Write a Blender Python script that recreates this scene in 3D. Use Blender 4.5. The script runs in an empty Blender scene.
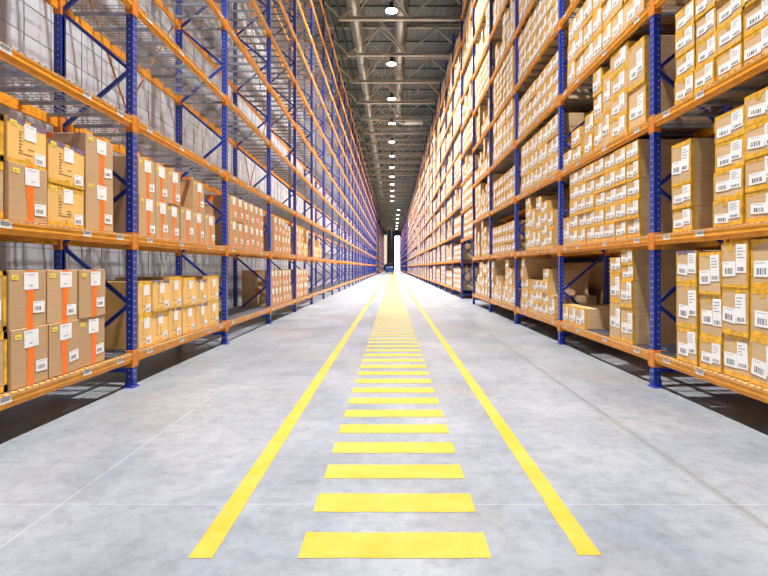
import bpy, math, random
from mathutils import Vector, Matrix
SC = bpy.context.scene
COL = SC.collection
F = 500.0            # focal length in pixels of the 768 px wide picture
EYE = 1.4
PX = 3.28            # bay pitch
Y0 = 5.83 - PX       # start of the first bay
RX = 3.03            # rack face, metres from the aisle centre
DEP = 0.92
LV = [0.345 + 1.375 * k for k in range(10)]

# ------------------------------------------------------------------ materials
def new_mat(name):
    m = bpy.data.materials.new(name); m.use_nodes = True
    nt = m.node_tree
    return m, nt, nt.nodes['Principled BSDF']
def N(nt, kind, **kw):
    n = nt.nodes.new(kind)
    for k, v in kw.items(): setattr(n, k, v)
    return n
def ramp(nt, src, stops):
    r = N(nt, 'ShaderNodeValToRGB')
    e = r.color_ramp.elements
    while len(e) < len(stops): e.new(0.5)
    for el, (p, c) in zip(e, stops):
        el.position = p; el.color = (*c, 1) if len(c) == 3 else c
    nt.links.new(src, r.inputs[0]); return r.outputs[0]
def mat(name, col, rough=0.6, metal=0.0, var=0.1, scale=6.0, bump=0.0, spec=0.5, stretch=(1, 1, 1), per_obj=0.0):
    m, nt, b = new_mat(name)
    tc = N(nt, 'ShaderNodeTexCoord'); mp = N(nt, 'ShaderNodeMapping'); mp.inputs['Scale'].default_value = stretch
    nt.links.new(tc.outputs['Object'], mp.inputs[0])
    no = N(nt, 'ShaderNodeTexNoise'); no.inputs['Scale'].default_value = scale; no.inputs['Detail'].default_value = 5
    nt.links.new(mp.outputs[0], no.inputs['Vector'])
    lo = tuple(max(0, c * (1 - var)) for c in col); hi = tuple(min(1, c * (1 + var)) for c in col)
    out = ramp(nt, no.outputs[0], [(0.3, lo), (0.7, hi)])
    if per_obj:
        oi = N(nt, 'ShaderNodeObjectInfo'); hs = N(nt, 'ShaderNodeHueSaturation')
        mr = N(nt, 'ShaderNodeMapRange'); mr.inputs['To Min'].default_value = 1 - per_obj; mr.inputs['To Max'].default_value = 1 + per_obj
        nt.links.new(oi.outputs['Random'], mr.inputs[0]); nt.links.new(mr.outputs[0], hs.inputs['Value'])
        nt.links.new(out, hs.inputs['Color']); out = hs.outputs[0]
    nt.links.new(out, b.inputs['Base Color'])
    b.inputs['Roughness'].default_value = rough; b.inputs['Metallic'].default_value = metal
    b.inputs['Specular IOR Level'].default_value = spec
    if bump:
        bp = N(nt, 'ShaderNodeBump'); bp.inputs['Strength'].default_value = bump; bp.inputs['Distance'].default_value = 0.01
        nt.links.new(no.outputs[0], bp.inputs['Height']); nt.links.new(bp.outputs[0], b.inputs['Normal'])
    return m
def emis(name, col, s):
    m, nt, b = new_mat(name)
    b.inputs['Base Color'].default_value = (0.8, 0.8, 0.8, 1)
    b.inputs['Emission Color'].default_value = (*col, 1); b.inputs['Emission Strength'].default_value = s
    return m

BLUE = mat('blue_powder_coat', (0.009, 0.032, 0.30), 0.35, 0, 0.12, 9)
ORANGE = mat('orange_powder_coat', (0.88, 0.36, 0.025), 0.4, 0, 0.12, 7)
ORANGE2 = mat('orange_connector_coat', (0.66, 0.21, 0.022), 0.45, 0, 0.12, 9)
ZINC = mat('galvanised_steel', (0.29, 0.32, 0.37), 0.45, 0.3, 0.15, 14)
WIRE = mat('zinc_wire', (0.30, 0.31, 0.34), 0.4, 0.3, 0.1, 14)
HOLE = mat('slot_light_tint', (0.62, 0.64, 0.72), 0.5, 0, 0.2, 60)  # pale post slots: brightness seen through the holes put into the colour
CARD = mat('kraft_cardboard', (0.53, 0.345, 0.19), 0.8, 0, 0.05, 5, 0.05, 0.2, (1, 1, 6), 0.07)
CARD_R = mat('tan_cardboard', (0.60, 0.415, 0.235), 0.75, 0, 0.07, 5, 0.05, 0.25, (1, 1, 6), 0.08)
CARD_Y = mat('yellow_wrapped_cardboard', (0.86, 0.52, 0.17), 0.45, 0, 0.09, 4, 0.05, 0.4, (1, 1, 1), 0.05)
TAPE_O = mat('orange_tape', (0.95, 0.19, 0.01), 0.4, 0, 0.07, 8)
TAPE_Y = mat('amber_packing_tape', (0.74, 0.40, 0.035), 0.3, 0, 0.32, 16, 0.3)
TAPE_P = mat('dull_violet_tape', (0.20, 0.14, 0.22), 0.4, 0, 0.2, 14)
PAPER = mat('white_label_paper', (0.86, 0.86, 0.86), 0.6, 0, 0.02, 10)
INK = mat('black_ink', (0.05, 0.05, 0.07), 0.6, 0, 0.1, 10)
INK_G = mat('grey_ink', (0.33, 0.33, 0.36), 0.6, 0, 0.1, 10)
TXT = mat('printed_brown_text', (0.16, 0.10, 0.05), 0.7, 0, 0.1, 10)
STICK = mat('yellow_sticker', (0.92, 0.74, 0.03), 0.5, 0, 0.05, 10)
STEEL_P = mat('painted_truss_steel', (0.50, 0.51, 0.46), 0.5, 0, 0.1, 3)
DUCT = mat('spiral_duct_steel', (0.46, 0.50, 0.50), 0.33, 0.75, 0.12, 5, 0.05, 0.5, (1, 6, 1))
DECK = mat('trapezoidal_roof_sheet', (0.20, 0.23, 0.25), 0.45, 0.3, 0.12, 2)
PIPE_G = mat('dark_green_pipe', (0.02, 0.06, 0.035), 0.45, 0, 0.1, 5)
BLACK = mat('dark_cast_metal', (0.03, 0.03, 0.033), 0.5, 0.2, 0.1, 8)
DARKW = mat('dark_hall_panel', (0.10, 0.10, 0.12), 0.7, 0, 0.15, 1)
TRUCKB = mat('truck_blue_paint', (0.03, 0.11, 0.40), 0.4, 0, 0.1, 6)
RUBBER = mat('black_rubber', (0.02, 0.02, 0.02), 0.8, 0, 0.1, 9)
LENS = emis('lit_lamp_lens', (1.0, 0.97, 0.93), 30)
DAY = emis('daylit_panel', (1.0, 0.95, 0.84), 10.0)
DAY2 = emis('dim_daylit_panel', (1.0, 0.82, 0.5), 0.9)

def paint_mat():
    m, nt, b = new_mat('yellow_floor_paint')
    tc = N(nt, 'ShaderNodeTexCoord')
    no = N(nt, 'ShaderNodeTexNoise'); no.inputs['Scale'].default_value = 3.5; no.inputs['Detail'].default_value = 8; no.inputs['Roughness'].default_value = 0.65
    geo = N(nt, 'ShaderNodeNewGeometry'); nt.links.new(geo.outputs['Position'], no.inputs['Vector'])
    c = ramp(nt, no.outputs[0], [(0.3, (0.40, 0.285, 0.02)), (0.55, (0.45, 0.335, 0.045)), (0.75, (0.46, 0.36, 0.10))])
    n2 = N(nt, 'ShaderNodeTexNoise'); n2.inputs['Scale'].default_value = 28; n2.inputs['Detail'].default_value = 3; nt.links.new(geo.outputs['Position'], n2.inputs['Vector'])
    chip = ramp(nt, n2.outputs[0], [(0.745, (0, 0, 0)), (0.76, (1, 1, 1))])
    mx = N(nt, 'ShaderNodeMix', data_type='RGBA'); nt.links.new(chip, mx.inputs['Factor']); nt.links.new(c, mx.inputs['A'])
    mx.inputs['B'].default_value = (0.33, 0.29, 0.2, 1)
    nt.links.new(mx.outputs['Result'], b.inputs['Base Color'])
    b.inputs['Roughness'].default_value = 0.5; b.inputs['Specular IOR Level'].default_value = 0.3
    return m
PAINT = paint_mat()

def floor_mat():
    m, nt, b = new_mat('polished_concrete')
    L = nt.links.new
    geo = N(nt, 'ShaderNodeNewGeometry'); P = geo.outputs['Position']
    def noise(s, d=6, r=0.6, st=(1, 1, 1)):
        mp = N(nt, 'ShaderNodeMapping'); mp.inputs['Scale'].default_value = st; L(P, mp.inputs[0])
        n = N(nt, 'ShaderNodeTexNoise'); n.inputs['Scale'].default_value = s; n.inputs['Detail'].default_value = d; n.inputs['Roughness'].default_value = r
        L(mp.outputs[0], n.inputs['Vector']); return n.outputs[0]
    big = ramp(nt, noise(0.9, 8, 0.65, (1, .7, 1)), [(0.3, (0.165, 0.188, 0.225)), (0.5, (0.245, 0.267, 0.302)), (0.66, (0.31, 0.325, 0.35))])
    warm = ramp(nt, noise(0.5, 4, 0.5), [(0.5, (0, 0, 0)), (0.72, (0.55, 0.55, 0.55))])
    mx = N(nt, 'ShaderNodeMix', data_type='RGBA'); L(warm, mx.inputs['Factor']); L(big, mx.inputs['A']); mx.inputs['B'].default_value = (0.25, 0.225, 0.195, 1)
    fine = ramp(nt, noise(9, 8, 0.75), [(0.3, (0.72, 0.72, 0.74)), (0.52, (1, 1, 1)), (0.7, (1.08, 1.08, 1.08))])
    mu = N(nt, 'ShaderNodeMix', data_type='RGBA', blend_type='MULTIPLY'); mu.inputs['Factor'].default_value = 1; L(mx.outputs['Result'], mu.inputs['A']); L(fine, mu.inputs['B'])
    # dark scuffs, drawn out across the slab
    sc = ramp(nt, noise(2.4, 7, 0.8, (1.0, 2.4, 1)), [(0.50, (0, 0, 0)), (0.80, (0.6, 0.6, 0.6))])
    m3 = N(nt, 'ShaderNodeMix', data_type='RGBA'); L(sc, m3.inputs['Factor']); L(mu.outputs['Result'], m3.inputs['A']); m3.inputs['B'].default_value = (0.12, 0.12, 0.135, 1)
    cur = m3.outputs['Result']
    sx = N(nt, 'ShaderNodeSeparateXYZ'); L(P, sx.inputs[0])
    wob = N(nt, 'ShaderNodeMath', operation='MULTIPLY_ADD'); L(noise(1.5, 3), wob.inputs[0]); wob.inputs[1].default_value = 0.02; wob.inputs[2].default_value = -0.01
    def line(sock, x0, w, colr, fac, period=None):
        nonlocal cur
        a = N(nt, 'ShaderNodeMath', operation='ADD'); L(sock, a.inputs[0]); L(wob.outputs[0], a.inputs[1]); s = a.outputs[0]
        q = N(nt, 'ShaderNodeMath', operation='SUBTRACT'); L(s, q.inputs[0]); q.inputs[1].default_value = x0; s = q.outputs[0]
        if period:
            w_ = N(nt, 'ShaderNodeMath', operation='WRAP'); L(s, w_.inputs[0]); w_.inputs[1].default_value = period / 2; w_.inputs[2].default_value = -period / 2; s = w_.outputs[0]
        ab = N(nt, 'ShaderNodeMath', operation='ABSOLUTE'); L(s, ab.inputs[0])
        lt = N(nt, 'ShaderNodeMath', operation='LESS_THAN'); L(ab.outputs[0], lt.inputs[0]); lt.inputs[1].default_value = w / 2
        f = N(nt, 'ShaderNodeMath', operation='MULTIPLY'); L(lt.outputs[0], f.inputs[0]); f.inputs[1].default_value = fac
        k = N(nt, 'ShaderNodeMix', data_type='RGBA'); L(f.outputs[0], k.inputs['Factor']); L(cur, k.inputs['A']); k.inputs['B'].default_value = (*colr, 1)
        cur = k.outputs['Result']
    line(sx.outputs[0], -1.96, 0.012, (0.42, 0.42, 0.43), 0.45)
    line(sx.outputs[0], -1.74, 0.006, (0.36, 0.36, 0.38), 0.3)
    line(sx.outputs[0], 1.99, 0.008, (0.12, 0.12, 0.12), 0.6)
    line(sx.outputs[0], 2.02, 0.030, (0.16, 0.15, 0.13), 0.6)
    line(sx.outputs[0], 2.045, 0.007, (0.12, 0.12, 0.12), 0.6)
    line(sx.outputs[1], 2.955, 0.007, (0.45, 0.45, 0.47), 0.6, 6.56)
    L(cur, b.inputs['Base Color'])
    ro = ramp(nt, noise(1.3, 5, 0.6), [(0.2, (0.27, 0.27, 0.27)), (0.8, (0.42, 0.42, 0.42))])
    L(ro, b.inputs['Roughness'])
    b.inputs['Specular IOR Level'].default_value = 0.35
    bp = N(nt, 'ShaderNodeBump'); bp.inputs['Strength'].default_value = 0.12; bp.inputs['Distance'].default_value = 0.004; L(noise(5, 6, .7), bp.inputs['Height']); L(bp.outputs[0], b.inputs['Normal'])
    return m
FLOOR = floor_mat()

def wall_mat():
    m, nt, b = new_mat('white_sandwich_panel'); L = nt.links.new
    geo = N(nt, 'ShaderNodeNewGeometry'); sx = N(nt, 'ShaderNodeSeparateXYZ'); L(geo.outputs['Position'], sx.inputs[0])
    n = N(nt, 'ShaderNodeTexNoise'); n.inputs['Scale'].default_value = 0.8; L(geo.outputs['Position'], n.inputs['Vector'])
    c = ramp(nt, n.outputs[0], [(0.3, (0.54, 0.57, 0.64)), (0.7, (0.62, 0.65, 0.71))])
    w = N(nt, 'ShaderNodeMath', operation='WRAP'); L(sx.outputs[1], w.inputs[0]); w.inputs[1].default_value = 0.5; w.inputs[2].default_value = -0.5
    a = N(nt, 'ShaderNodeMath', operation='ABSOLUTE'); L(w.outputs[0], a.inputs[0])
    lt = N(nt, 'ShaderNodeMath', operation='LESS_THAN'); L(a.outputs[0], lt.inputs[0]); lt.inputs[1].default_value = 0.012
    mx = N(nt, 'ShaderNodeMix', data_type='RGBA'); L(lt.outputs[0], mx.inputs['Factor']); L(c, mx.inputs['A']); mx.inputs['B'].default_value = (0.35, 0.35, 0.38, 1)
    L(mx.outputs['Result'], b.inputs['Base Color']); b.inputs['Roughness'].default_value = 0.5
    return m
WALL = wall_mat()

# ------------------------------------------------------------------ mesh builder
class MB:
    def __init__(s): s.v = []; s.f = []; s.mi = []; s.mats = []
    def slot(s, m):
        if m not in s.mats: s.mats.append(m)
        return s.mats.index(m)
    def poly(s, pts, m):
        i = len(s.v); s.v += [tuple(p) for p in pts]; s.f.append(tuple(range(i, i + len(pts)))); s.mi.append(s.slot(m))
    def box(s, x0, x1, y0, y1, z0, z1, m, bev=0.0):
        if x0 > x1: x0, x1 = x1, x0
        if y0 > y1: y0, y1 = y1, y0
        if z0 > z1: z0, z1 = z1, z0
        k = s.slot(m)
        if bev <= 0:
            i = len(s.v)
            s.v += [(x, y, z) for x in (x0, x1) for y in (y0, y1) for z in (z0, z1)]
            for q in ((0, 1, 3, 2), (4, 6, 7, 5), (0, 4, 5, 1), (2, 3, 7, 6), (0, 2, 6, 4), (1, 5, 7, 3)):
                s.f.append(tuple(i + a for a in q)); s.mi.append(k)
            return
        i = len(s.v); c = bev; idx = {}
        for a, X in enumerate((x0, x1)):
            for b_, Y in enumerate((y0, y1)):
                for d, Z in enumerate((z0, z1)):
                    sx, sy, sz = (1 - 2 * a), (1 - 2 * b_), (1 - 2 * d)
                    for ax in range(3):
                        idx[(a, b_, d, ax)] = len(s.v)
                        s.v.append((X + (0 if ax == 0 else sx * c), Y + (0 if ax == 1 else sy * c), Z + (0 if ax == 2 else sz * c)))
        def q(*ks): s.f.append(tuple(idx[t] for t in ks)); s.mi.append(k)
        for a in (0, 1):
            q((a, 0, 0, 0), (a, 1, 0, 0), (a, 1, 1, 0), (a, 0, 1, 0))
            q((0, a, 0, 1), (1, a, 0, 1), (1, a, 1, 1), (0, a, 1, 1))
            q((0, 0, a, 2), (1, 0, a, 2), (1, 1, a, 2), (0, 1, a, 2))
        for a in (0, 1):
            for b_ in (0, 1):
                q((a, b_, 0, 0), (a, b_, 1, 0), (a, b_, 1, 1), (a, b_, 0, 1))
                q((a, 0, b_, 0), (a, 1, b_, 0), (a, 1, b_, 2), (a, 0, b_, 2))
                q((0, a, b_, 1), (1, a, b_, 1), (1, a, b_, 2), (0, a, b_, 2))
                for d in (0, 1): q((a, b_, d, 0), (a, b_, d, 1), (a, b_, d, 2))
    def bar(s, p, q, w, h, m, up=(0, 0, 1)):
        p = Vector(p); q = Vector(q); d = (q - p).normalized(); u = Vector(up)
        if abs(d.dot(u)) > 0.98: u = Vector((0, 1, 0))
        a = d.cross(u).normalized() * w / 2; b_ = a.cross(d).normalized() * h / 2
        i = len(s.v); k = s.slot(m)
        for c in (p, q):
            for e in (-a - b_, a - b_, a + b_, -a + b_): s.v.append(tuple(c + e))
        for f in ((0, 1, 2, 3), (7, 6, 5, 4), (0, 4, 5, 1), (1, 5, 6, 2), (2, 6, 7, 3), (3, 7, 4, 0)):
            s.f.append(tuple(i + t for t in f)); s.mi.append(k)
    def tube(s, p, q, r0, m, r1=None, n=16, caps=True):
        r1 = r0 if r1 is None else r1
        p = Vector(p); q = Vector(q); d = (q - p).normalized(); u = Vector((0, 0, 1)) if abs(d.z) < 0.9 else Vector((1, 0, 0))
        a = d.cross(u).normalized(); b_ = a.cross(d).normalized(); i = len(s.v); k = s.slot(m)
        for c, r in ((p, r0), (q, r1)):
            for j in range(n):
                t = 2 * math.pi * j / n; s.v.append(tuple(c + (a * math.cos(t) + b_ * math.sin(t)) * r))
        for j in range(n):
            s.f.append((i + j, i + (j + 1) % n, i + n + (j + 1) % n, i + n + j)); s.mi.append(k)
        if caps:
            s.f.append(tuple(i + j for j in range(n))[::-1]); s.mi.append(k)
            s.f.append(tuple(i + n + j for j in range(n))); s.mi.append(k)
    def mesh(s, name, smooth=False):
        me = bpy.data.meshes.new(name); me.from_pydata(s.v, [], s.f)
        for m in s.mats: me.materials.append(m)
        me.polygons.foreach_set('material_index', s.mi)
        me.update()
        import bmesh
        bm = bmesh.new(); bm.from_mesh(me); bmesh.ops.recalc_face_normals(bm, faces=bm.faces); bm.to_mesh(me); bm.free()
        if smooth:
            me.polygons.foreach_set('use_smooth', [True] * len(me.polygons))
            me.set_sharp_from_angle(angle=math.radians(35))
        return me
    def build(s, name, parent=None, smooth=False):
        o = bpy.data.objects.new(name, s.mesh(name, smooth)); COL.objects.link(o)
        if parent: o.parent = parent
        return o
def link(name, me, parent=None, loc=None):
    o = bpy.data.objects.new(name, me); COL.objects.link(o)
    if parent: o.parent = parent
    if loc: o.location = loc
    return o
def empty(name, loc=(0, 0, 0)):
    o = bpy.data.objects.new(name, None); COL.objects.link(o); o.location = loc; o.empty_display_size = 0.1; return o
def tag(o, label=None, cat=None, group=None, kind=None):
    if label: o['label'] = label
    if cat: o['category'] = cat
    if group: o['group'] = group
    if kind: o['kind'] = kind
    return o
def copy_tree(o, parent=None):
    c = o.copy(); COL.objects.link(c)
    if parent: c.parent = parent
    for ch in list(o.children): copy_tree(ch, c)
    return c
ORD = ['first', 'second', 'third', 'fourth', 'fifth', 'sixth', 'seventh', 'eighth', 'ninth', 'tenth', 'eleventh', 'twelfth', 'thirteenth', 'fourteenth']

# ------------------------------------------------------------------ room shell
YE = 186.0; ZR = 16.55; XL = -4.78; XR = 9.2
b = MB(); b.box(XL - 0.2, XR + 0.2, -9, YE + 0.2, -0.2, 0, FLOOR); tag(b.build('floor'), kind='structure')
b = MB(); b.box(XL - 0.2, XL, -9, YE, 0, ZR + 0.3, WALL); tag(b.build('wall_left'), kind='structure')
b = MB(); b.box(XR, XR + 0.2, -9, YE, 0, ZR + 0.3, DARKW); tag(b.build('wall_right'), kind='structure')
b = MB()
x = XL; z0 = ZR; p = []
while x < XR:                                    # trapezoidal roof sheet, ribs running down the hall
    p += [(x, z0), (x + 0.12, z0), (x + 0.16, z0 + 0.09), (x + 0.28, z0 + 0.09)]; x += 0.32
p.append((x, z0))
for (xa, za), (xb, zb) in zip(p[:-1], p[1:]): b.poly([(xa, -9, za), (xb, -9, zb), (xb, YE, zb), (xa, YE, za)], DECK)
b.box(XL - .2, XR + .2, -9, YE, ZR + 0.2, ZR + 0.35, DECK)
tag(b.build('ceiling'), kind='structure')
# end wall with daylit openings
b = MB()
W1 = (0.9, 2.7, 0.0, 13.0); W2 = (-3.6, -1.9, 2.5, 13.4)
b.box(XL, W2[0], YE, YE + 0.2, 0, ZR + 0.3, DARKW); b.box(W2[1], W1[0], YE, YE + 0.2, 0, ZR + 0.3, DARKW); b.box(W1[1], XR, YE, YE + 0.2, 0, ZR + 0.3, DARKW)
b.box(W2[0], W2[1], YE, YE + 0.2, 0, W2[2], DARKW)
for w in (W1, W2): b.box(w[0], w[1], YE, YE + 0.2, w[3], ZR + 0.3, DARKW)
tag(b.build('wall_far'), kind='structure')
for n, (w, m) in enumerate(((W1, DAY), (W2, DAY2))):
    b = MB(); b.box(w[0], w[1], YE + 0.08, YE + 0.12, w[2], w[3], m)
    for k in range(1, 6):
        z = w[2] + (w[3] - w[2]) * k / 6; b.box(w[0], w[1], YE + 0.04, YE + 0.08, z - 0.05, z + 0.05, ZINC)
    tag(b.build('window_%d' % (n + 1)), kind='structure')

# ------------------------------------------------------------------ floor paint
rng = random.Random(3)
def lane(xc, w, y0, y1, jl, jr, name, label):
    b = MB(); y = y0; ys = []
    while y < 14: ys.append(y); y += 0.06
    ys += [14, 30, 60, 100, y1]
    L_ = [(xc - w / 2 + rng.uniform(-jl, jl), y) for y in ys]; R_ = [(xc + w / 2 + rng.uniform(-jr, jr), y) for y in ys]
    for i in range(len(ys) - 1):
        b.poly([(L_[i][0], L_[i][1], .002), (R_[i][0], R_[i][1], .002), (R_[i + 1][0], R_[i + 1][1], .002), (L_[i + 1][0], L_[i + 1][1], .002)], PAINT)
    b.poly([(L_[0][0], y0, 0), (R_[0][0], y0, 0), (R_[0][0], y0, .002), (L_[0][0], y0, .002)], PAINT)
    return tag(b.build(name), label, 'floor marking')
lane(-0.9255, 0.117, 2.405, 150, .0012, .0012, 'floor_line', 'solid yellow painted line on the concrete, left of the crossing stripes')
lane(0.9615, 0.112, 2.43, 150, .0045, .002, 'floor_line', 'solid yellow painted line with ragged edge, right of the crossing stripes')
root = empty('pedestrian_crossing', (0, 0, 0))
tag(root, 'long ladder of yellow painted bars down the middle of the aisle floor', 'floor marking')
def stripe(bb, y, j=0.003):
    xl, xr = -0.456, 0.478; n = 12
    fr = [(xl + (xr - xl) * i / n, y + rng.uniform(-j, j)) for i in range(n + 1)]
    bk = [(xl + (xr - xl) * i / n, y + 0.233 + rng.uniform(-j, j)) for i in range(n + 1)]
    bb.poly([(a, c, .002) for a, c in fr] + [(a, c, .002) for a, c in bk[::-1]], PAINT)
for k in range(100):
    bb = MB(); stripe(bb, 2.405 + 0.4535 * k); bb.build('stripe', root)
bb = MB()
for k in range(100, 290): stripe(bb, 2.405 + 0.4535 * k, 0)
tag(bb.build('stripe', root), kind='stuff')

# ------------------------------------------------------------------ rack pieces (local: x=0 aisle face, rack goes to -s side; y along the aisle)
PT = 13.3
_cache = {}
def cached(key, fn):
    if key not in _cache: _cache[key] = fn()
    return _cache[key]
def post_mb(b, s, xf, y, holes=True, inner=False):
    # s=+1: aisle is towards +x; post occupies depth 0.078 behind xf
    x0, x1 = xf - s * 0.078, xf
    t = 0.012
    b.box(x1, x1 - s * t, y, y + 0.1, 0.01, PT, BLUE)
    b.box(x1 - s * t, x0, y, y + t, 0.01, PT, BLUE)
    b.box(x1 - s * t, x0, y + 0.1 - t, y + 0.1, 0.01, PT, BLUE)
    b.box(x0, x0 + s * t, y + t, y + 0.032, 0.01, PT, BLUE); b.box(x0, x0 + s * t, y + 0.068, y + 0.1 - t, 0.01, PT, BLUE)
    if holes:
        z = 0.1; e = 0.0012
        while z < PT - 0.05:
            for yy in (y + 0.022, y + 0.066):
                b.poly([(x1 + s * e, yy, z), (x1 + s * e, yy + 0.012, z), (x1 + s * e, yy + 0.012, z + 0.018), (x1 + s * e, yy, z + 0.018)], HOLE)
            xm = x1 - s * 0.045
            b.poly([(xm, y - e, z + .02), (xm + .011, y - e, z + .02), (xm + .011, y - e, z + .034), (xm, y - e, z + .034)], HOLE)
            z += 0.075
def foot_mb(b, s, xf, y):
    xm = xf - s * 0.04
    b.box(xm - 0.07, xm + 0.07, y - 0.05, y + 0.106, 0, 0.01, BLUE, 0.002)
    for dx in (-0.055, 0.055): b.tube((xm + dx, y - 0.03, 0.01), (xm + dx, y - 0.03, 0.022), 0.009, ZINC, n=6)
    b.box(xm - 0.05, xm + 0.05, y - 0.004, y, 0.01, 0.09, BLUE)
def brace_pts(s):
    out = []; xa, xb = -s * 0.055, -s * (DEP - 0.055); z = 0.28; back = True
    out.append(((xa, 0.19), (xb, 0.19)))
    while z + 0.6875 < PT:
        z2 = z + 0.6875
        out.append(((xb if back else xa, z), (xa if back else xb, z2))); z = z2; back = not back
    out.append(((xa, PT - 0.12), (xb, PT - 0.12)))
    return out
def brace_mb(b, s, seg, y):
    (xa, za), (xb, zb) = seg; b.bar((xa, y + 0.05, za), (xb, y + 0.05, zb), 0.035, 0.04, BLUE)
YA, YB = 0.112, PX       # clear span between posts
def beam_mb(b, s, xf, z):
    b.box(xf, xf - s * 0.05, YA + .004, YB - .004, z - 0.02, z + 0.055, ORANGE, 0.004)
    b.box(xf - s * 0.012, xf - s * 0.05, YA + .004, YB - .004, z - 0.06, z - 0.018, ORANGE, 0.004)
def conn_mb(b, s, xf, y0, y1, z):
    b.box(xf + s * 0.006, xf - s * 0.084, y0, y1, z - 0.115, z + 0.085, ORANGE2, 0.003)
    for dz in (-0.08, 0.05): b.box(xf + s * 0.006, xf + s * 0.010, (y0 + y1) / 2 - .01, (y0 + y1) / 2 + .01, z + dz, z + dz + 0.02, ORANGE)
def deck_mb(b, s, z, simple=False):
    n = 8
    for i in range(n):
        y = YA + 0.18 + (YB - YA - 0.36) * i / (n - 1)
        b.box(-s * 0.045, -s * (DEP - 0.045), y - 0.02, y + 0.02, z + 0.012, z + 0.046, ZINC)
    w = 0.003
    for i in range(10 if not simple else 5):
        x = -s * (0.03 + (DEP - 0.06) * i / (9 if not simple else 4)); b.box(x - w, x + w, YA, YB, z + 0.05, z + 0.056, WIRE)
    m = 40 if not simple else 14
    for i in range(m):
        y = YA + 0.03 + (YB - YA - 0.06) * i / (m - 1); b.box(0.004 * s, -s * (DEP - 0.01), y - w, y + w, z + 0.056, z + 0.062, WIRE)
        if not simple: b.box(s * 0.004, s * 0.009, y - w, y + w, z + 0.044, z + 0.062, WIRE)
    if not simple: b.box(s * 0.004, s * 0.009, YA, YB, z + 0.040, z + 0.045, WIRE)
def sticker_mb(b, s, z, ys):
    for y in ys:
        x = s * 0.0015
        b.box(s * 0.0005, x, y, y + 0.13, z - 0.012, z + 0.042, PAPER)
        for k in range(7): b.box(x, x + s * .0008, y + 0.02 + k * 0.012, y + 0.026 + k * 0.012, z + 0.0, z + 0.022, INK_G)
        b.box(x, x + s * .0008, y + 0.02, y + 0.11, z + 0.028, z + 0.034, INK)
def mesh_back_mb(b, s, x):
    y = YA
    w = 0.004
    for i in range(7): yy = 0.3 + 0.45 * i; b.box(x - w, x + w, yy - w, yy + w, 0.5, PT - .2, WIRE)
    z = 0.6
    while z < PT - .2: b.box(x - w, x + w, .112, PX + .1, z - w, z + w, WIRE); z += 0.34
def levels(side, k):
    if side > 0 and k == 5: return [2.58 + 1.24 * i for i in range(9)]
    if side > 0 and k > 5: return [0.345, 1.68] + [1.68 + 1.25 * i for i in range(1, 9)]
    return LV

def full_bay(s, k, lv):
    """every part of its own; s=+1 left rack (aisle towards +x)"""
    key = (s, tuple(lv), 'full')
    r = empty('pallet_rack')
    posts = [PX] if k > 0 else [PX, 0.0]
    for y in posts:
        for xf, ss in ((0, s), (-s * DEP, -s)):
            me = cached(('post', s, xf, y), lambda: (lambda b: (post_mb(b, ss, xf, y), b.mesh('upright_post'))[1])(MB()))
            p = link('upright_post', me, r)
            fm = cached(('foot', s, xf, y), lambda: (lambda b: (foot_mb(b, ss, xf, y), b.mesh('foot_plate'))[1])(MB()))
            link('foot_plate', fm, p)
        for i, seg in enumerate(brace_pts(s)):
            me = cached(('brace', s, i, y), lambda: (lambda b: (brace_mb(b, s, seg, y), b.mesh('brace'))[1])(MB()))
            link('brace', me, r)
    for z in lv:
        for xf, ss, t in ((0, s, 'f'), (-s * DEP, -s, 'b')):
            me = cached(('beam', s, t), lambda: (lambda b: (beam_mb(b, ss, xf, 0), b.mesh('shelf_beam'))[1])(MB()))
            o = link('shelf_beam', me, r, (0, 0, z))
            for e, (a, c) in enumerate((((0.112, 0.126) if k else (-.008, .106)), (PX - 0.008, PX + 0.106))):
                cm = cached(('conn', s, t, e, k == 0), lambda: (lambda b: (conn_mb(b, ss, xf, a, c, 0), b.mesh('beam_connector'))[1])(MB()))
                link('beam_connector', cm, o)
            if t == 'f':
                sm = cached(('stick', s), lambda: (lambda b: (sticker_mb(b, s, 0, (0,)), b.mesh('location_label'))[1])(MB()))
                for yy in (0.35, 1.3, 2.35, 2.95): link('location_label', sm, o, (0, yy, 0))
        dm = cached(('deck', s), lambda: (lambda b: (deck_mb(b, s, 0), b.mesh('wire_deck'))[1])(MB()))
        link('wire_deck', dm, r, (0, 0, z))
    if s > 0:
        mm = cached(('back', s), lambda: (lambda b: (mesh_back_mb(b, s, -s * (DEP + 0.14)), b.mesh('back_mesh'))[1])(MB()))
        link('back_mesh', mm, r)
        if k % 2 == 1 or k == 0:
            b = MB(); xx = -s * (DEP + 0.05)
            b.bar((xx, 0.14, 1.8), (xx, PX, 5.8), 0.012, 0.022, ORANGE2, (1, 0, 0))
            b.bar((xx - .02 * s, 0.14, 5.8), (xx - .02 * s, PX, 1.8), 0.012, 0.022, ORANGE2, (1, 0, 0))
            b.bar((xx, 0.14, 6.2), (xx, PX, 11), 0.012, 0.022, ORANGE2, (1, 0, 0))
            b.bar((xx - .02 * s, 0.14, 11), (xx - .02 * s, PX, 6.2), 0.012, 0.022, ORANGE2, (1, 0, 0))
            b.build('tie_rod', r)
    return r
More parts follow.
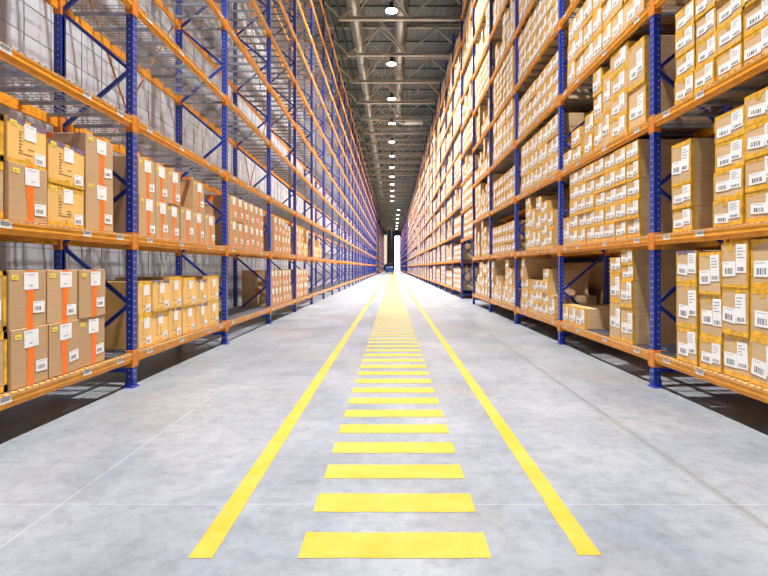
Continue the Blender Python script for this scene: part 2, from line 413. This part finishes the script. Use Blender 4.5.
def lump_bay(s, lv, first=False, back=False):
    def f():
        b = MB()
        for y in ([PX, 0.0] if first else [PX]):
            for xf, ss in ((0, s), (-s * DEP, -s)): post_mb(b, ss, xf, y, False); foot_mb(b, ss, xf, y)
            for seg in brace_pts(s): brace_mb(b, s, seg, y)
        for z in lv:
            for xf, ss in ((0, s), (-s * DEP, -s)):
                beam_mb(b, ss, xf, z); conn_mb(b, ss, xf, *((-.008, .106) if first else (.112, .126)), z); conn_mb(b, ss, xf, PX - 0.008, PX + 0.106, z)
            deck_mb(b, s, z, True)
        if back: mesh_back_mb(b, s, -s * (DEP + 0.14))
        return b.mesh('pallet_rack')
    return link('pallet_rack', cached(('lump', s, tuple(lv), first, back), f))

NFULL = 8
for side in (-1, 1):
    s = -side; nm = 'left' if side < 0 else 'right'
    n = 28 if side < 0 else 31
    for k in range(n):
        lv = levels(side, k)
        r = full_bay(s, k, lv) if k < NFULL else lump_bay(s, lv, False, side < 0)
        r.location = (side * (RX if side < 0 else RX + .02), Y0 + PX * k, 0)
        if k == 0: lab = 'blue and orange pallet rack bay nearest the camera on the %s side' % nm
        elif side > 0 and k == 5: lab = 'rack bay of right rack bridging the floor-level passage gap'
        elif k < 12: lab = 'blue and orange pallet rack bay, %s from the camera on the %s side' % (ORD[k], nm)
        elif k < n - 1: lab = 'narrow distant blue pallet rack bay in the far half of the %s rack' % nm
        else: lab = 'last blue pallet rack bay at the far end of the %s rack' % nm
        tag(r, lab, 'pallet rack', 'bays of the %s rack' % nm if k < 12 or k == n - 1 else 'far bays of the %s rack' % nm)
YF = Y0 + PX * 34
for k in range(20):                               # racks beyond the cross aisle
    for side in (-1, 1):
        r = lump_bay(-side, LV, k == 0)
        r.location = (side * (RX + .0), YF + PX * k, 0)
        tag(r, 'empty blue rack bay beyond the cross aisle at the %s far end' % ('left' if side < 0 else 'right'), 'pallet rack', 'bays beyond the cross aisle, ' + ('left' if side < 0 else 'right'))
for k in range(10):                               # rack backing on to the right rack
    if k == 5: continue
    r = lump_bay(1, LV, k in (0, 6)); r.location = (RX + .02 + 2 * DEP + 0.16, Y0 + PX * k, 0)
    tag(r, 'dim blue rack bay standing back to back behind the right rack', 'pallet rack', 'bays behind the right rack')

# ------------------------------------------------------------------ cartons
# local: front face at x=0 facing +x, y from 0..w is left..right as seen, z up from 0, depth to -x
E = 0.0016
def strip(b, pts, m, e=E):                     # pts on the front face (y,z)
    b.poly([(e, y, z) for y, z in pts], m)
def rect(b, y0, y1, z0, z1, m, e=E, ang=0.0):
    cy, cz = (y0 + y1) / 2, (z0 + z1) / 2; c, sn = math.cos(ang), math.sin(ang)
    P = [(y0 - cy, z0 - cz), (y1 - cy, z0 - cz), (y1 - cy, z1 - cz), (y0 - cy, z1 - cz)]
    b.poly([(e, cy + c * p - sn * q, cz + sn * p + c * q) for p, q in P], m)
def sub_rect(b, box, r, m, e, ang):            # r in 0..1 of box, rotated with it
    y0, y1, z0, z1 = box; cy, cz = (y0 + y1) / 2, (z0 + z1) / 2; c, sn = math.cos(ang), math.sin(ang)
    ya, yb = y0 + (y1 - y0) * r[0], y0 + (y1 - y0) * r[1]; za, zb = z0 + (z1 - z0) * r[2], z0 + (z1 - z0) * r[3]
    b.poly([(e, cy + c * (p - cy) - sn * (q - cz), cz + sn * (p - cy) + c * (q - cz)) for p, q in ((ya, za), (yb, za), (yb, zb), (ya, zb))], m)
def label_mb(b, box, rg, ang, code=(0.15, 0.85, 0.12, 0.45), lines=3, e=E * 2.2):
    y0, y1, z0, z1 = box; rect(b, y0, y1, z0, z1, PAPER, e, ang); e2 = e + 0.0008
    if code:
        u = code[0]
        while u < code[1] - 0.02:
            w = rg.choice((0.03, 0.045, 0.07)); sub_rect(b, box, (u, min(code[1], u + w), code[2], code[3]), INK, e2, ang); u += w + rg.choice((0.04, 0.06))
    for i in range(lines):
        z = 0.88 - i * 0.11
        sub_rect(b, box, (0.12, rg.uniform(0.45, 0.88), z - 0.035, z), INK_G, e2, ang)
def ragged(b, rg, w, z0, z1, m, y0=0.0, e=E, top=True, jag=0.018):
    n = 7; a = []
    for i in range(n + 1):
        a.append((y0 + (w - y0) * i / n, (z0 if top else z1) + rg.uniform(-jag, jag)))
    edge = z1 if top else z0
    for (ya, za), (yb, zb) in zip(a[:-1], a[1:]):
        strip(b, [(ya, za), (yb, zb), (yb, edge), (ya, edge)], m, e)
def wrap_top(b, w, h, d, m, l=0.07):
    b.poly([(E, 0, h + E), (E, w, h + E), (-l, w, h + E), (-l, 0, h + E)], m)
def carton(kind, w, h, d, seed, purple=False):
    rg = random.Random(seed)
    body = {'orange': CARD, 'print': CARD_Y, 'amber': CARD_R, 'plain': CARD}[kind]
    b = MB(); b.box(-d, 0, 0, w, 0, h, body, 0.004)
    # open seam of the flaps along the top, and the side flap seam
    b.box(-d + 0.004, -0.004, w / 2 - 0.002, w / 2 + 0.002, h, h + 0.0008, INK_G)
    o = b.build('cardboard_box')
    t = MB(); l = MB()
    if kind == 'orange':
        c = w * rg.uniform(0.48, 0.56); tw = 0.074
        zc = h * rg.uniform(0.3, 0.5); sh = rg.uniform(-0.01, 0.012)
        rect(t, c - tw / 2, c + tw / 2, 0, zc, TAPE_O, E)
        rect(t, c - tw / 2 + sh - .004, c + tw / 2 + sh + .004, zc - 0.03, h, TAPE_O, E * 1.4)
        t.poly([(E, c - tw / 2, h + E), (E, c + tw / 2, h + E), (-d, c + tw / 2, h + E), (-d, c - tw / 2, h + E)], TAPE_O)
        for yy, dd in ((-E, 0), (w + E, 0)): t.poly([(-d * .5 - tw / 2, yy, h), (-d * .5 + tw / 2, yy, h), (-d * .5 + tw / 2, yy, h - .12), (-d * .5 - tw / 2, yy, h - .12)], TAPE_O)
        t.build('orange_tape', o)
        cy = c + rg.uniform(-0.01, 0.02)
        label_mb(l, (cy - 0.085, cy + 0.085, h * 0.66, h * 0.66 + 0.145), rg, rg.uniform(-.03, .05), (0.35, 0.65, 0.2, 0.26), 1); l.build('address_label', o)
        l = MB(); ry = w * rg.uniform(0.93, 0.985); rz = h * rg.uniform(0.10, 0.24)
        label_mb(l, (ry - 0.14, ry, rz, rz + 0.10), rg, rg.uniform(-.03, .1), (0.15, 0.75, 0.22, 0.55), 1); l.build('barcode_label', o)
    elif kind == 'print':
        ragged(t, rg, w, h - 0.045, h, TAPE_P if purple else TAPE_Y, jag=.006); ragged(t, rg, w, 0, 0.035, TAPE_Y, top=False, jag=.006)
        if purple: t.poly([(E, 0, h + E), (E, w, h + E), (-d, w, h + E), (-d, 0, h + E)], TAPE_P)
        else: wrap_top(t, w, h, d, TAPE_Y)
        c = w * 0.5; rect(t, c - 0.03, c + 0.03, h - 0.11, h, TAPE_Y, E * 1.3); rect(t, c - 0.03, c + 0.03, 0, 0.06, TAPE_Y, E * 1.3)
        t.build('packing_tape', o)
        label_mb(l, (w * .40, w * .40 + 0.14, h * 0.58, h * 0.58 + 0.13), rg, rg.uniform(-.05, .05), None, 1); l.build('address_label', o)
        l = MB(); ry = w * rg.uniform(0.93, 0.98); rz = h * 0.08
        label_mb(l, (ry - 0.13, ry, rz, rz + 0.10), rg, rg.uniform(-.03, .08), (0.15, 0.75, 0.15, 0.5), 1); l.build('barcode_label', o)
        p = MB()
        for i in range(7):
            z = h * (0.72 - i * 0.07); rect(p, w * .27, w * rg.uniform(.33, .38), z, z + 0.007, TXT, E * 1.1)
            if i > 3 and rg.random() < .8: rect(p, w * .5, w * rg.uniform(.56, .66), z, z + 0.007, TXT, E * 1.1)
        rect(p, w * .26, w * .62, h * .24, h * .24 + .007, TXT, E * 1.1)
        p.build('printed_text', o)
    elif kind == 'amber':
        bt = min(0.048, h * 0.16); j = min(0.012, h * .04)
        ragged(t, rg, w, h - bt * rg.uniform(.6, 1), h, TAPE_P if purple else TAPE_Y, jag=j); ragged(t, rg, w, 0, bt * rg.uniform(.6, 1), TAPE_Y, top=False, jag=j)
        for side in (0, 1):
            if rg.random() < 0.75:
                tw = rg.uniform(0.010, 0.024)
                ya, yb = (0, tw) if side == 0 else (w - tw, w)
                rect(t, ya, yb, 0, h, TAPE_Y, E * 1.2)
            yy = -E if side == 0 else w + E
            t.poly([(E, yy, 0), (E, yy, h), (-0.035, yy, h), (-0.035, yy, 0)], TAPE_Y)
        if rg.random() < .6: yc = w * rg.uniform(.3, .7); rect(t, yc - .03, yc + .03, h - bt * 1.7, h, TAPE_Y, E * 1.4, rg.uniform(-.05, .05))
        wrap_top(t, w, h, d, TAPE_Y)
        t.build('packing_tape', o)
        lw, lh = min(w * .38, .15), min(h * .62, .26)
        y1 = w * rg.uniform(.52, .62); z1 = h * rg.uniform(.24, .34)
        a = rg.uniform(-.05, .05); label_mb(l, (y1, y1 + lw, z1, z1 + lh), rg, a, (0.15, 0.85, 0.06, 0.20), 4); l.build('shipping_label', o)
        l = MB(); lw2, lh2 = min(w * .5, .20), min(h * .34, .135)
        y2 = y1 - lw2 + w * rg.uniform(-.02, .06); z2 = max(h * .12, z1 - h * rg.uniform(-.02, .12))
        label_mb(l, (y2, y2 + lw2, z2, z2 + lh2), rg, rg.uniform(-.12, .04), (0.2, 0.8, 0.15, 0.55), 1, E * 2.8); l.build('barcode_label', o)
    if kind in ('orange', 'print'):
        st = MB(); yy = w * rg.uniform(.05, .09); zz = h * rg.uniform(.82, .86); rect(st, yy, yy + .075, zz, zz + .04, STICK, E * 1.5, rg.uniform(-.04, .04)); rect(st, yy + .015, yy + .06, zz + .014, zz + .024, INK_G, E * 2, 0)
        st.build('yellow_sticker', o)
    return o

BOX = []     # (side, bay, level index, near Y, far Y, z0, z1, kind, depth, column index, row, rows, purple)
def col(side, bay, lvl, ya, yb, z0, hs, kind, d, ci, ncol, purple=()):
    z = z0
    for r, h in enumerate(hs):
        BOX.append(dict(side=side, bay=bay, lvl=lvl, ya=min(ya, yb), yb=max(ya, yb), z0=z, h=h, kind=kind if isinstance(kind, str) else kind[r], d=d, ci=ci, row=r, rows=len(hs), purple=r in purple))
        z += h
S = [l + 0.063 for l in LV]
G = 0.006
# left rack, bottom shelf and first shelf, measured stack by stack (stack 0 is nearest the camera)
def run(side, bay, lvl, edges, z0, rows, kind, d=0.74, purple=()):
    for i, (ya, yb) in enumerate(edges):
        hs = rows[i] if isinstance(rows[0], (list, tuple)) else rows
        kd = kind[i] if isinstance(kind, (list, tuple)) else kind
        pp = purple[i] if purple and isinstance(purple[0], (list, tuple)) else purple
        col(side, bay, lvl, ya + G, yb - G, z0, hs, kd, d, i, len(edges), pp)
def ed(*y): return list(zip(y[:-1], y[1:]))
run(-1, 0, 0, ed(3.13, 3.57, 4.01, 4.45, 4.89, 5.35), S[0], [.485, .485], 'orange')
run(-1, 0, 1, [(3.07, 3.51), (3.53, 3.975), (3.985, 4.445), (4.457, 4.99), (5.0, 5.5)], S[1], [[.46, .36], [.46, .37], [.47, .37], [.385, .39], [.50, .47]],
    [('orange', 'print'), ('print', 'print'), ('orange', 'print'), 'print', 'orange'], .74, [(1,), (0, 1), (1,), (1,), ()])
run(-1, 1, 0, [(6.04, 6.38), (6.38, 6.86), (6.86, 7.28), (7.34, 7.80), (7.80, 8.28), (8.28, 8.81)], S[0], [[.40, .42], [.42, .40], [.42, .44], [.42, .42], [.41, .38], [.42, .43]], 'print', .74, [(), (1,), (0,), (), (0, 1), ()])
run(-1, 1, 1, [(6.04, 6.47), (6.47, 6.83), (6.83, 7.23), (7.25, 7.72), (7.72, 8.19), (8.19, 8.65)], S[1], [[.5, .47], [.5, .47], [.5, .47], [.5], [.5, .48], [.5]], 'orange')
run(-1, 2, 1, ed(9.45, 9.86, 10.27, 10.68, 11.09, 11.50, 11.9), S[1], [.53, .46], 'orange')
run(-1, 3, 0, ed(12.62, 13.04, 13.46, 13.88, 14.30, 14.72, 15.14), S[0], [.46, .46], 'orange')
run(-1, 3, 1, ed(12.9, 13.35, 13.8, 14.2, 14.65, 15.1), S[1], [[.5, .44], [.5, .44], [.5, .44], [.5, .3], [.5, .3]], 'orange')
run(-1, 4, 0, ed(15.9, 16.35, 16.8, 17.25, 17.7, 18.15), S[0], [.46, .46], 'orange')
run(-1, 4, 1, ed(15.9, 16.35, 16.8, 17.25, 17.7, 18.15), S[1], [[.46, .44], [.46, .44], [.5, .4], [.46], [.5, .4]], ['orange', 'print', 'orange', 'print', 'orange'])
run(-1, 5, 1, ed(19.3, 19.75, 20.2, 20.65, 21.1, 21.5), S[1], [[.46, .3], [.46], [.46], [.46, .3], [.46]], ['orange', 'print', 'print', 'orange', 'print'])
# right rack, nearest bays
run(1, 0, 0, [(3.21, 3.57), (3.58, 3.94), (3.95, 4.315), (4.32, 4.68), (4.685, 5.03), (5.05, 5.42)], S[0], [[.4, .42, .41], [.4, .42, .41], [.40, .42, .41], [.38, .43, .41], [.30, .43, .41], [.36, .47, .335]], 'amber', .8, [(), (), (), (), (), (2,)])
run(1, 0, 1, [(3.5, 3.93), (3.95, 4.375), (4.39, 4.80), (5.16, 5.53)], S[1], [[.27, .27, .3, .27], [.265, .285, .29, .26], [.25, .27, .27, .26], [.25, .25, .455]], 'amber', .8)
run(1, 0, 2, [(3.56, 3.98), (4.0, 4.41), (4.42, 4.78), (4.78, 5.10), (5.10, 5.45)], S[2], [.255, .25, .25, .24], 'amber', .8)
run(1, 1, 0, [(6.42, 6.76), (6.76, 7.10), (8.0, 8.43), (8.43, 8.78), (8.78, 9.07)], S[0], [[.47, .35, .205, .20], [.53, .38, .22], [.33], [.33], [.33]], 'amber', .8)
run(1, 1, 1, [(6.25, 6.59), (6.59, 6.92), (6.92, 7.28), (7.28, 7.63), (7.63, 7.96), (7.96, 8.31), (8.31, 8.70), (8.73, 9.06)], S[1], [[.245] * 5] * 7 + [[.50]], 'amber', .8)
run(1, 1, 2, [(6.10, 6.55), (6.56, 7.09), (7.10, 7.36), (7.37, 7.68), (7.70, 8.05), (8.2, 8.62), (8.62, 9.04)], S[2], [[.52, .56], [.30, .30, .31, .31], [.50, .56], [.42, .42, .36], [.33, .33], [.28, .28], [.28]], 'amber', .8)
run(1, 1, 3, [(6.13, 6.70), (6.70, 7.06), (7.06, 7.37), (7.37, 7.70), (7.70, 8.07), (8.07, 8.42), (8.42, 8.79)], S[3], [[.37, .37, .37]] * 7, 'amber', .8)
rg = random.Random(11)
def rand_level(side, bay, lvl, z0, y0, kind='amber', room=1.2):
    base = y0 + 0.16 + rg.choice((0, 0, .1, .25)); end = y0 + PX - 0.06 - rg.choice((0, 0, .1, .3)); y = base; i = 0
    h0 = rg.choice((.24, .27, .3, .37, .40)); n0 = int(room / h0)
    if rg.random() < .28: n0 = max(2, n0 - 1)
    mode = rg.random(); w0 = rg.choice((.34, .37, .41))
    while True:
        w = w0 * (1 if mode < .5 else rg.uniform(.75, 1.2))
        if y + w > end: break
        n = n0; h = h0
        if mode > .5:
            h = rg.choice((.24, .3, .37, .45)); n = max(1, min(int(room / h), int(room / h) - rg.choice((0, 0, 1, 1, 2))))
        if not (mode > .6 and rg.random() < .07):
            col(side, bay, lvl, y + .004, y + w - .004, z0, [h] * n, kind, .8, i, 0); i += 1
        y += w
for k in range(2, 31):
    for li, z in enumerate(levels(1, k)):
        rand_level(1, k, li, z + .063, Y0 + PX * k, room=(1.22 if k < 5 else 1.12))
for k in (0, 1):
    for li in range(3 if k == 0 else 4, 10):
        rand_level(1, k, li, S[li], Y0 + PX * k)

def visible(bx):
    X = 3.08; ym = (bx['ya'] + bx['yb']) / 2; zt = bx['z0'] + bx['h'] / 2
    px = 392.5 + bx['side'] * F * X / ym; py = 267.3 - F * (zt - EYE) / ym
    return 0 - 12 < px < 780 and -14 < py < 580
def area(bx):
    ya, yb = bx['ya'], bx['yb']; return abs(1 / ya - 1 / yb) * bx['h'] / ((ya + yb) / 2)
vis = [b_ for b_ in BOX if visible(b_)]
rest_hidden = [b_ for b_ in BOX if not visible(b_)]
left = [b_ for b_ in vis if b_['side'] < 0]
right = sorted([b_ for b_ in vis if b_['side'] > 0], key=area, reverse=True)
SHELF = ['floor-level', 'second', 'third', 'fourth', 'fifth', 'sixth', 'seventh', 'eighth', 'ninth', 'tenth']
POSN = ['nearest', 'second', 'third', 'fourth', 'fifth', 'sixth', 'seventh']
LOOK = {'orange': 'brown box with orange tape', 'print': 'yellow-wrapped printed box', 'amber': 'tan box with amber tape'}
def rowword(r, n):
    if n == 1: return 'alone'
    if r == 0: return 'bottom'
    if r == n - 1: return 'top'
    return {1: 'second from bottom', 2: 'third from bottom', 3: 'fourth from bottom'}[r]
stack_names = {}
def label_for2(bx):
    lk = {'orange': 'orange-taped box', 'print': 'yellow printed box', 'amber': 'amber-taped box'}[bx['kind']]
    rw = rowword(bx['row'], bx['rows']).replace(' from bottom', ' up')
    if rw == 'alone': rw = 'single'
    return '%s, %s in %s stack from %s end, %s shelf, %s %s bay' % (lk, rw, ORD[bx['ord']], bx['end'], SHELF[bx['lvl']], POSN[bx['bay']], 'left' if bx['side'] < 0 else 'right')
chosen = left + right[:300]
for bx in chosen:
    peers = sorted({(q['ya']) for q in chosen if (q['side'], q['bay'], q['lvl']) == (bx['side'], bx['bay'], bx['lvl'])})
    i = peers.index(bx['ya']); bx['end'] = 'far' if bx['bay'] == 0 else 'near'
    bx['ord'] = len(peers) - 1 - i if bx['bay'] == 0 else i
for i, bx in enumerate(chosen):
    o = carton(bx['kind'], bx['yb'] - bx['ya'], bx['h'] - 0.002, bx['d'], 100 + i, bx['purple'])
    jx = random.Random(i).uniform(-.012, .012)
    if bx['side'] < 0:
        o.location = (-(RX + 0.04) + jx, bx['ya'], bx['z0'])
    else:
        o.location = ((RX + 0.055) + jx, bx['yb'], bx['z0']); o.rotation_euler = (0, 0, math.pi)
    shn = SHELF[bx['lvl']]
    tag(o, label_for2(bx), 'box', {'orange': 'orange-taped boxes on the left rack', 'print': 'yellow wrapped boxes on the left rack', 'amber': 'amber-taped boxes on the right rack'}[bx['kind']])
b = MB(); r2 = random.Random(5)
near_hidden = [q for q in rest_hidden if q['bay'] < 2 and q['lvl'] < 5]
for bx in right[300:] + near_hidden:
    xf = (RX + 0.055 + r2.uniform(-.01, .01)) * bx['side']; s = bx['side']; ya, yb, z0, z1 = bx['ya'], bx['yb'], bx['z0'], bx['z0'] + bx['h'] - .004
    b.box(xf, xf + s * bx['d'], ya, yb, z0, z1, CARD_R)
    x = xf - s * .003; w = yb - ya; h = z1 - z0
    def q(a0, a1, c0, c1, m, e=0):
        b.poly([(x - s * e, ya + w * a0, z0 + h * c0), (x - s * e, ya + w * a1, z0 + h * c0), (x - s * e, ya + w * a1, z0 + h * c1), (x - s * e, ya + w * a0, z0 + h * c1)], m)
    t = r2.uniform(.08, .17)
    q(0, 1, 1 - t, 1, TAPE_Y); q(0, 1, 0, t * .9, TAPE_Y)
    if r2.random() < .6: q(0, .09, 0, 1, TAPE_Y)
    if r2.random() < .6: q(.91, 1, 0, 1, TAPE_Y)
    a = r2.uniform(.16, .3); q(a, a + .3, .28, .80, PAPER, .002); q(a + .25, a + .62, .2, .52, PAPER, .003); q(a + .33, a + .52, .27, .38, INK_G, .004)
tag(b.build('cardboard_boxes'), 'mass of small distant amber-taped boxes filling the right rack', 'boxes', None, 'stuff')
# plain big boxes in the rack behind the right one
b = MB(); xf = RX + .02 + DEP + 0.16 + .03
for k in range(10):
    if k == 5: continue
    for li in range(6):
        y = Y0 + PX * k + .14
        for c in range(5):
            for r in range(2): b.box(xf, xf + .8, y + .004, y + .596, S[li] + r * .55, S[li] + r * .55 + .545, CARD)
            y += .61
tag(b.build('cardboard_boxes'), 'brown boxes in shadow in the rack behind the right rack', 'boxes', None, 'stuff')
# dark load in the left rack beyond the cross aisle
b = MB()
for k in range(20):
    for li in range(8):
        y = YF + PX * k + .14
        for c in range(4): b.box(-(RX + .05), -(RX + .85), y + .01, y + .74, S[li], S[li] + r2.uniform(.8, 1.2), CARD); y += .77
tag(b.build('cardboard_boxes'), 'dim brown load filling the rack beyond the cross aisle on the left', 'boxes', None, 'stuff')

# ------------------------------------------------------------------ roof trusses
ZB = EYE + 13.2; ZT = ZB + 1.75
def truss_parts():
    out = []
    def one(name, f): bb = MB(); f(bb); out.append((name, bb))
    def chord(bb):
        bb.box(-2.86, XR - .1, -0.11, 0.11, ZB - 0.015, ZB + 0.015, STEEL_P); bb.box(-2.86, XR - .1, -0.012, 0.012, ZB, ZB + 0.2, STEEL_P)
    one('bottom_chord', chord)
    def tchord(bb):
        bb.box(XL + .1, XR - .1, -0.11, 0.11, ZT - 0.02, ZT + 0.0, STEEL_P); bb.box(XL + .1, XR - .1, -0.012, 0.012, ZT, ZT + 0.17, STEEL_P)
        bb.box(XL + .1, XR - .1, -0.11, 0.11, ZT + .17, ZT + 0.19, STEEL_P)
    one('top_chord', tchord)
    nb = [(-2.75, ZB + .08), (0.9, ZB + .08), (4.5, ZB + .08), (8.1, ZB + .08)]; ntp = [(-4.5, ZT), (-0.85, ZT), (2.72, ZT), (6.3, ZT)]
    for i in range(4):
        for a in (nb[i], nb[i - 1] if i else None):
            if a: one('web_member', lambda bb, a=a, i=i: bb.bar((a[0], 0, a[1]), (ntp[i][0], 0, ntp[i][1]), 0.09, 0.12, STEEL_P, (0, 1, 0)))
    return out
tp = truss_parts()
tm = [(n, bb.mesh(n)) for n, bb in tp]
lump = MB()
for n, bb in tp:
    i = len(lump.v); lump.v += bb.v; lump.f += [tuple(i + a for a in f) for f in bb.f]; lump.mi += [lump.slot(STEEL_P)] * len(bb.f)
lm = lump.mesh('roof_truss')
j = 0
for k in range(-4, 35):
    y = 26.7 + 4.53 * k
    if k < 8:
        r = empty('roof_truss', (0, y, 0))
        for n, me in tm: link(n, me, r)
        lab = 'grey-beige steel roof truss, %s one in view counting from the camera' % ORD[k] if k >= 0 else 'steel roof truss above the camera, outside the picture'
        tag(r, lab, 'roof truss', 'roof trusses')
    else:
        r = link('roof_truss', lm, None, (0, y, 0)); tag(r, 'small distant steel roof truss crossing the aisle ceiling', 'roof truss', 'distant roof trusses')
# slanting ties between trusses, sprinkler pipes, purlins
for k in range(0, 9):
    y = 26.7 + 4.53 * k
    b = MB(); b.bar((-1.9, y, ZB + .3), (0.0, y - 2.2, ZT), .05, .06, STEEL_P); b.bar((-1.2, y - 2.2, ZT - .1), (0.9, y, ZB + .15), .05, .06, STEEL_P)
    tag(b.build('truss_tie'), 'thin slanting steel tie beside the %s truss in view' % ORD[k], 'steel tie', 'ties between the trusses')
for k in range(-3, 18):
    y = 28.9 + 4.53 * k
    b = MB(); b.tube((XL + .1, y, ZR - .052), (XR - .1, y, ZR - .052), .05, PIPE_G, n=8)
    tag(b.build('sprinkler_pipe'), 'dark green sprinkler pipe crossing under the roof sheet between two trusses', 'pipe', 'cross pipes under the roof')
for x, r_, lab in ((-3.05, .07, 'dark green pipe running above the top of the left rack'), (-3.5, .06, 'dark green pipe nearer the left wall above the left rack')):
    b = MB(); b.tube((x, -5, ZT - .35), (x, YE - 1, ZT - .35), r_, PIPE_G, n=10); tag(b.build('sprinkler_pipe', smooth=True), lab, 'pipe', 'long pipes above the left rack')
# ducts
def duct(pts, r, label):
    root = empty('ventilation_duct', (0, 0, 0)); b = MB()
    for p, q in zip(pts[:-1], pts[1:]): b.tube(p, q, r, DUCT, n=24)
    b.build('duct_tube', root, True)
    c = MB()
    for p, q in zip(pts[:-1], pts[1:]):
        d = Vector(q) - Vector(p); n = int(d.length / 3)
        for i in range(n + 1):
            a = Vector(p) + d.normalized() * 3 * i; c.tube(a, a + d.normalized() * .06, r + .025, ZINC, n=24)
    c.build('duct_collar', root, True)
    return tag(root, label, 'duct')
ZD = EYE + 14.15
duct([(-2.12, -5, ZD), (-2.12, 100, ZD)], .36, 'long round steel ventilation duct under the roof, left of the lamps')
duct([(0.47, -5, ZD), (0.47, 47.5, ZD), (1.0, 48.4, ZD), (2.9, 48.4, ZD)], .36, 'round steel ventilation duct beside the lamps that turns right at its end')

# ------------------------------------------------------------------ lamps
def lamp_proto():
    r = empty('high_bay_lamp')
    b = MB(); b.tube((0, 0, 0.0), (0, 0, 0.05), .34, BLACK, .33, 24); b.tube((0, 0, .05), (0, 0, .20), .33, BLACK, .14, 24)
    b.tube((0, 0, .20), (0, 0, .42), .11, BLACK, .11, 16); b.build('lamp_housing', r, True)
    b = MB(); n = 20; R = .30
    rings = [(R, 0.0), (R * .8, -.02), (R * .45, -.032)]
    for (ra, za), (rb, zb) in zip(rings[:-1], rings[1:]):
        for j in range(n):
            t0, t1 = 2 * math.pi * j / n, 2 * math.pi * (j + 1) / n
            b.poly([(ra * math.cos(t0), ra * math.sin(t0), za), (ra * math.cos(t1), ra * math.sin(t1), za), (rb * math.cos(t1), rb * math.sin(t1), zb), (rb * math.cos(t0), rb * math.sin(t0), zb)], LENS)
    b.poly([(rings[-1][0] * math.cos(2 * math.pi * j / n), rings[-1][0] * math.sin(2 * math.pi * j / n), rings[-1][1]) for j in range(n)], LENS)
    b.build('lamp_lens', r)
    b = MB(); b.tube((0, 0, .42), (0, 0, 1.9), .012, ZINC, n=6); b.build('hanging_rod', r)
    li = bpy.data.lights.new('lamp_light', 'AREA'); li.shape = 'DISK'; li.size = .22; li.energy = 800; li.spread = math.radians(108); li.color = (1, .98, .95)
    lo = bpy.data.objects.new('lamp_light', li); COL.objects.link(lo); lo.parent = r; lo.location = (0, 0, -.05)
    return r
proto = lamp_proto(); first = True
strong = next(c for c in proto.children if c.type == 'LIGHT').data.copy(); strong.energy = 1560  # unseen near lamps, every other left out, boosted for firmer wall shadows
ZL = EYE + 12.87; PITCH = 6.56
spots = [(-0.06, 25.1 + PITCH * k, k) for k in (-5, -3, -1, *range(0, 12))] + [(1.35, 112 + 11 * k, 100 + k) for k in range(6)]
for x, y, k in spots:
    o = proto if first else copy_tree(proto); first = False
    o.location = (x, y, ZL)
    if k < 0:
        for ch in o.children:
            if ch.type == 'LIGHT': ch.data = strong
    if k < 0: lab = 'unseen boosted round high bay lamp on the aisle ceiling above the camera'
    elif k < 100: lab = 'glowing round high bay lamp over the aisle, %s in view from the camera' % ORD[k]
    else: lab = 'tiny high bay lamp far down the hall beyond the cross aisle'
    tag(o, lab, 'lamp', 'aisle lamps' if k < 100 else 'far lamps')

# ------------------------------------------------------------------ order picker truck far down the aisle
T = empty('reach_truck', (-0.75, 124, 0)); tag(T, 'blue reach truck with tall dark mast far down the aisle', 'truck')
b = MB(); b.box(-.95, .95, -.9, .9, .22, 1.5, TRUCKB, .12); b.box(-.8, .8, .2, .9, 1.5, 1.75, TRUCKB, .06); b.build('body', T)
b = MB(); b.box(-.8, .8, -.55, -.45, 1.5, 2.3, BLACK, .02); b.box(-.85, .85, -.7, .7, 2.3, 2.4, BLACK, .03)
for x in (-.8, .8):
    for y in (-.6, .6): b.box(x - .04, x + .04, y - .04, y + .04, 1.5, 2.3, BLACK)
b.build('overhead_guard', T)
b = MB()
for x in (-.55, .55): b.box(x - .1, x + .1, 1.0, 1.25, .1, 11.5, BLACK)
for z in (1, 3, 5, 7, 9, 11.3): b.box(-.6, .6, 1.05, 1.2, z, z + .16, BLACK)
b.build('mast', T)
for x in (-.3, .3): b = MB(); b.box(x - .07, x + .07, 1.25, 2.4, .12, .18, BLACK); b.build('fork', T)
for x in (-.8, .8):
    for y in (-.6, .8): b = MB(); b.tube((x - .1, y, .2), (x + .1, y, .2), .2, RUBBER, n=18); b.build('wheel', T)

# ------------------------------------------------------------------ world, camera
w = bpy.data.worlds.new('World'); SC.world = w; w.use_nodes = True
bg = w.node_tree.nodes['Background']; bg.inputs[0].default_value = (0.85, 0.92, 1.0, 1); bg.inputs[1].default_value = 0.04
cam = bpy.data.cameras.new('Camera'); co = bpy.data.objects.new('Camera', cam); COL.objects.link(co)
co.location = (0, 0, EYE); co.rotation_euler = (math.pi / 2, 0, 0)
cam.sensor_width = 36; cam.lens = 36 * F / 768; cam.shift_x = -(392.5 - 384) / 768; cam.shift_y = -(288 - 267.3) / 768
cam.clip_end = 400; cam.clip_start = 0.05
SC.camera = co
vs = SC.view_settings; vs.view_transform = 'Standard'; vs.look = 'None'; vs.exposure = 0.0; vs.gamma = 1; vs.use_curve_mapping = False
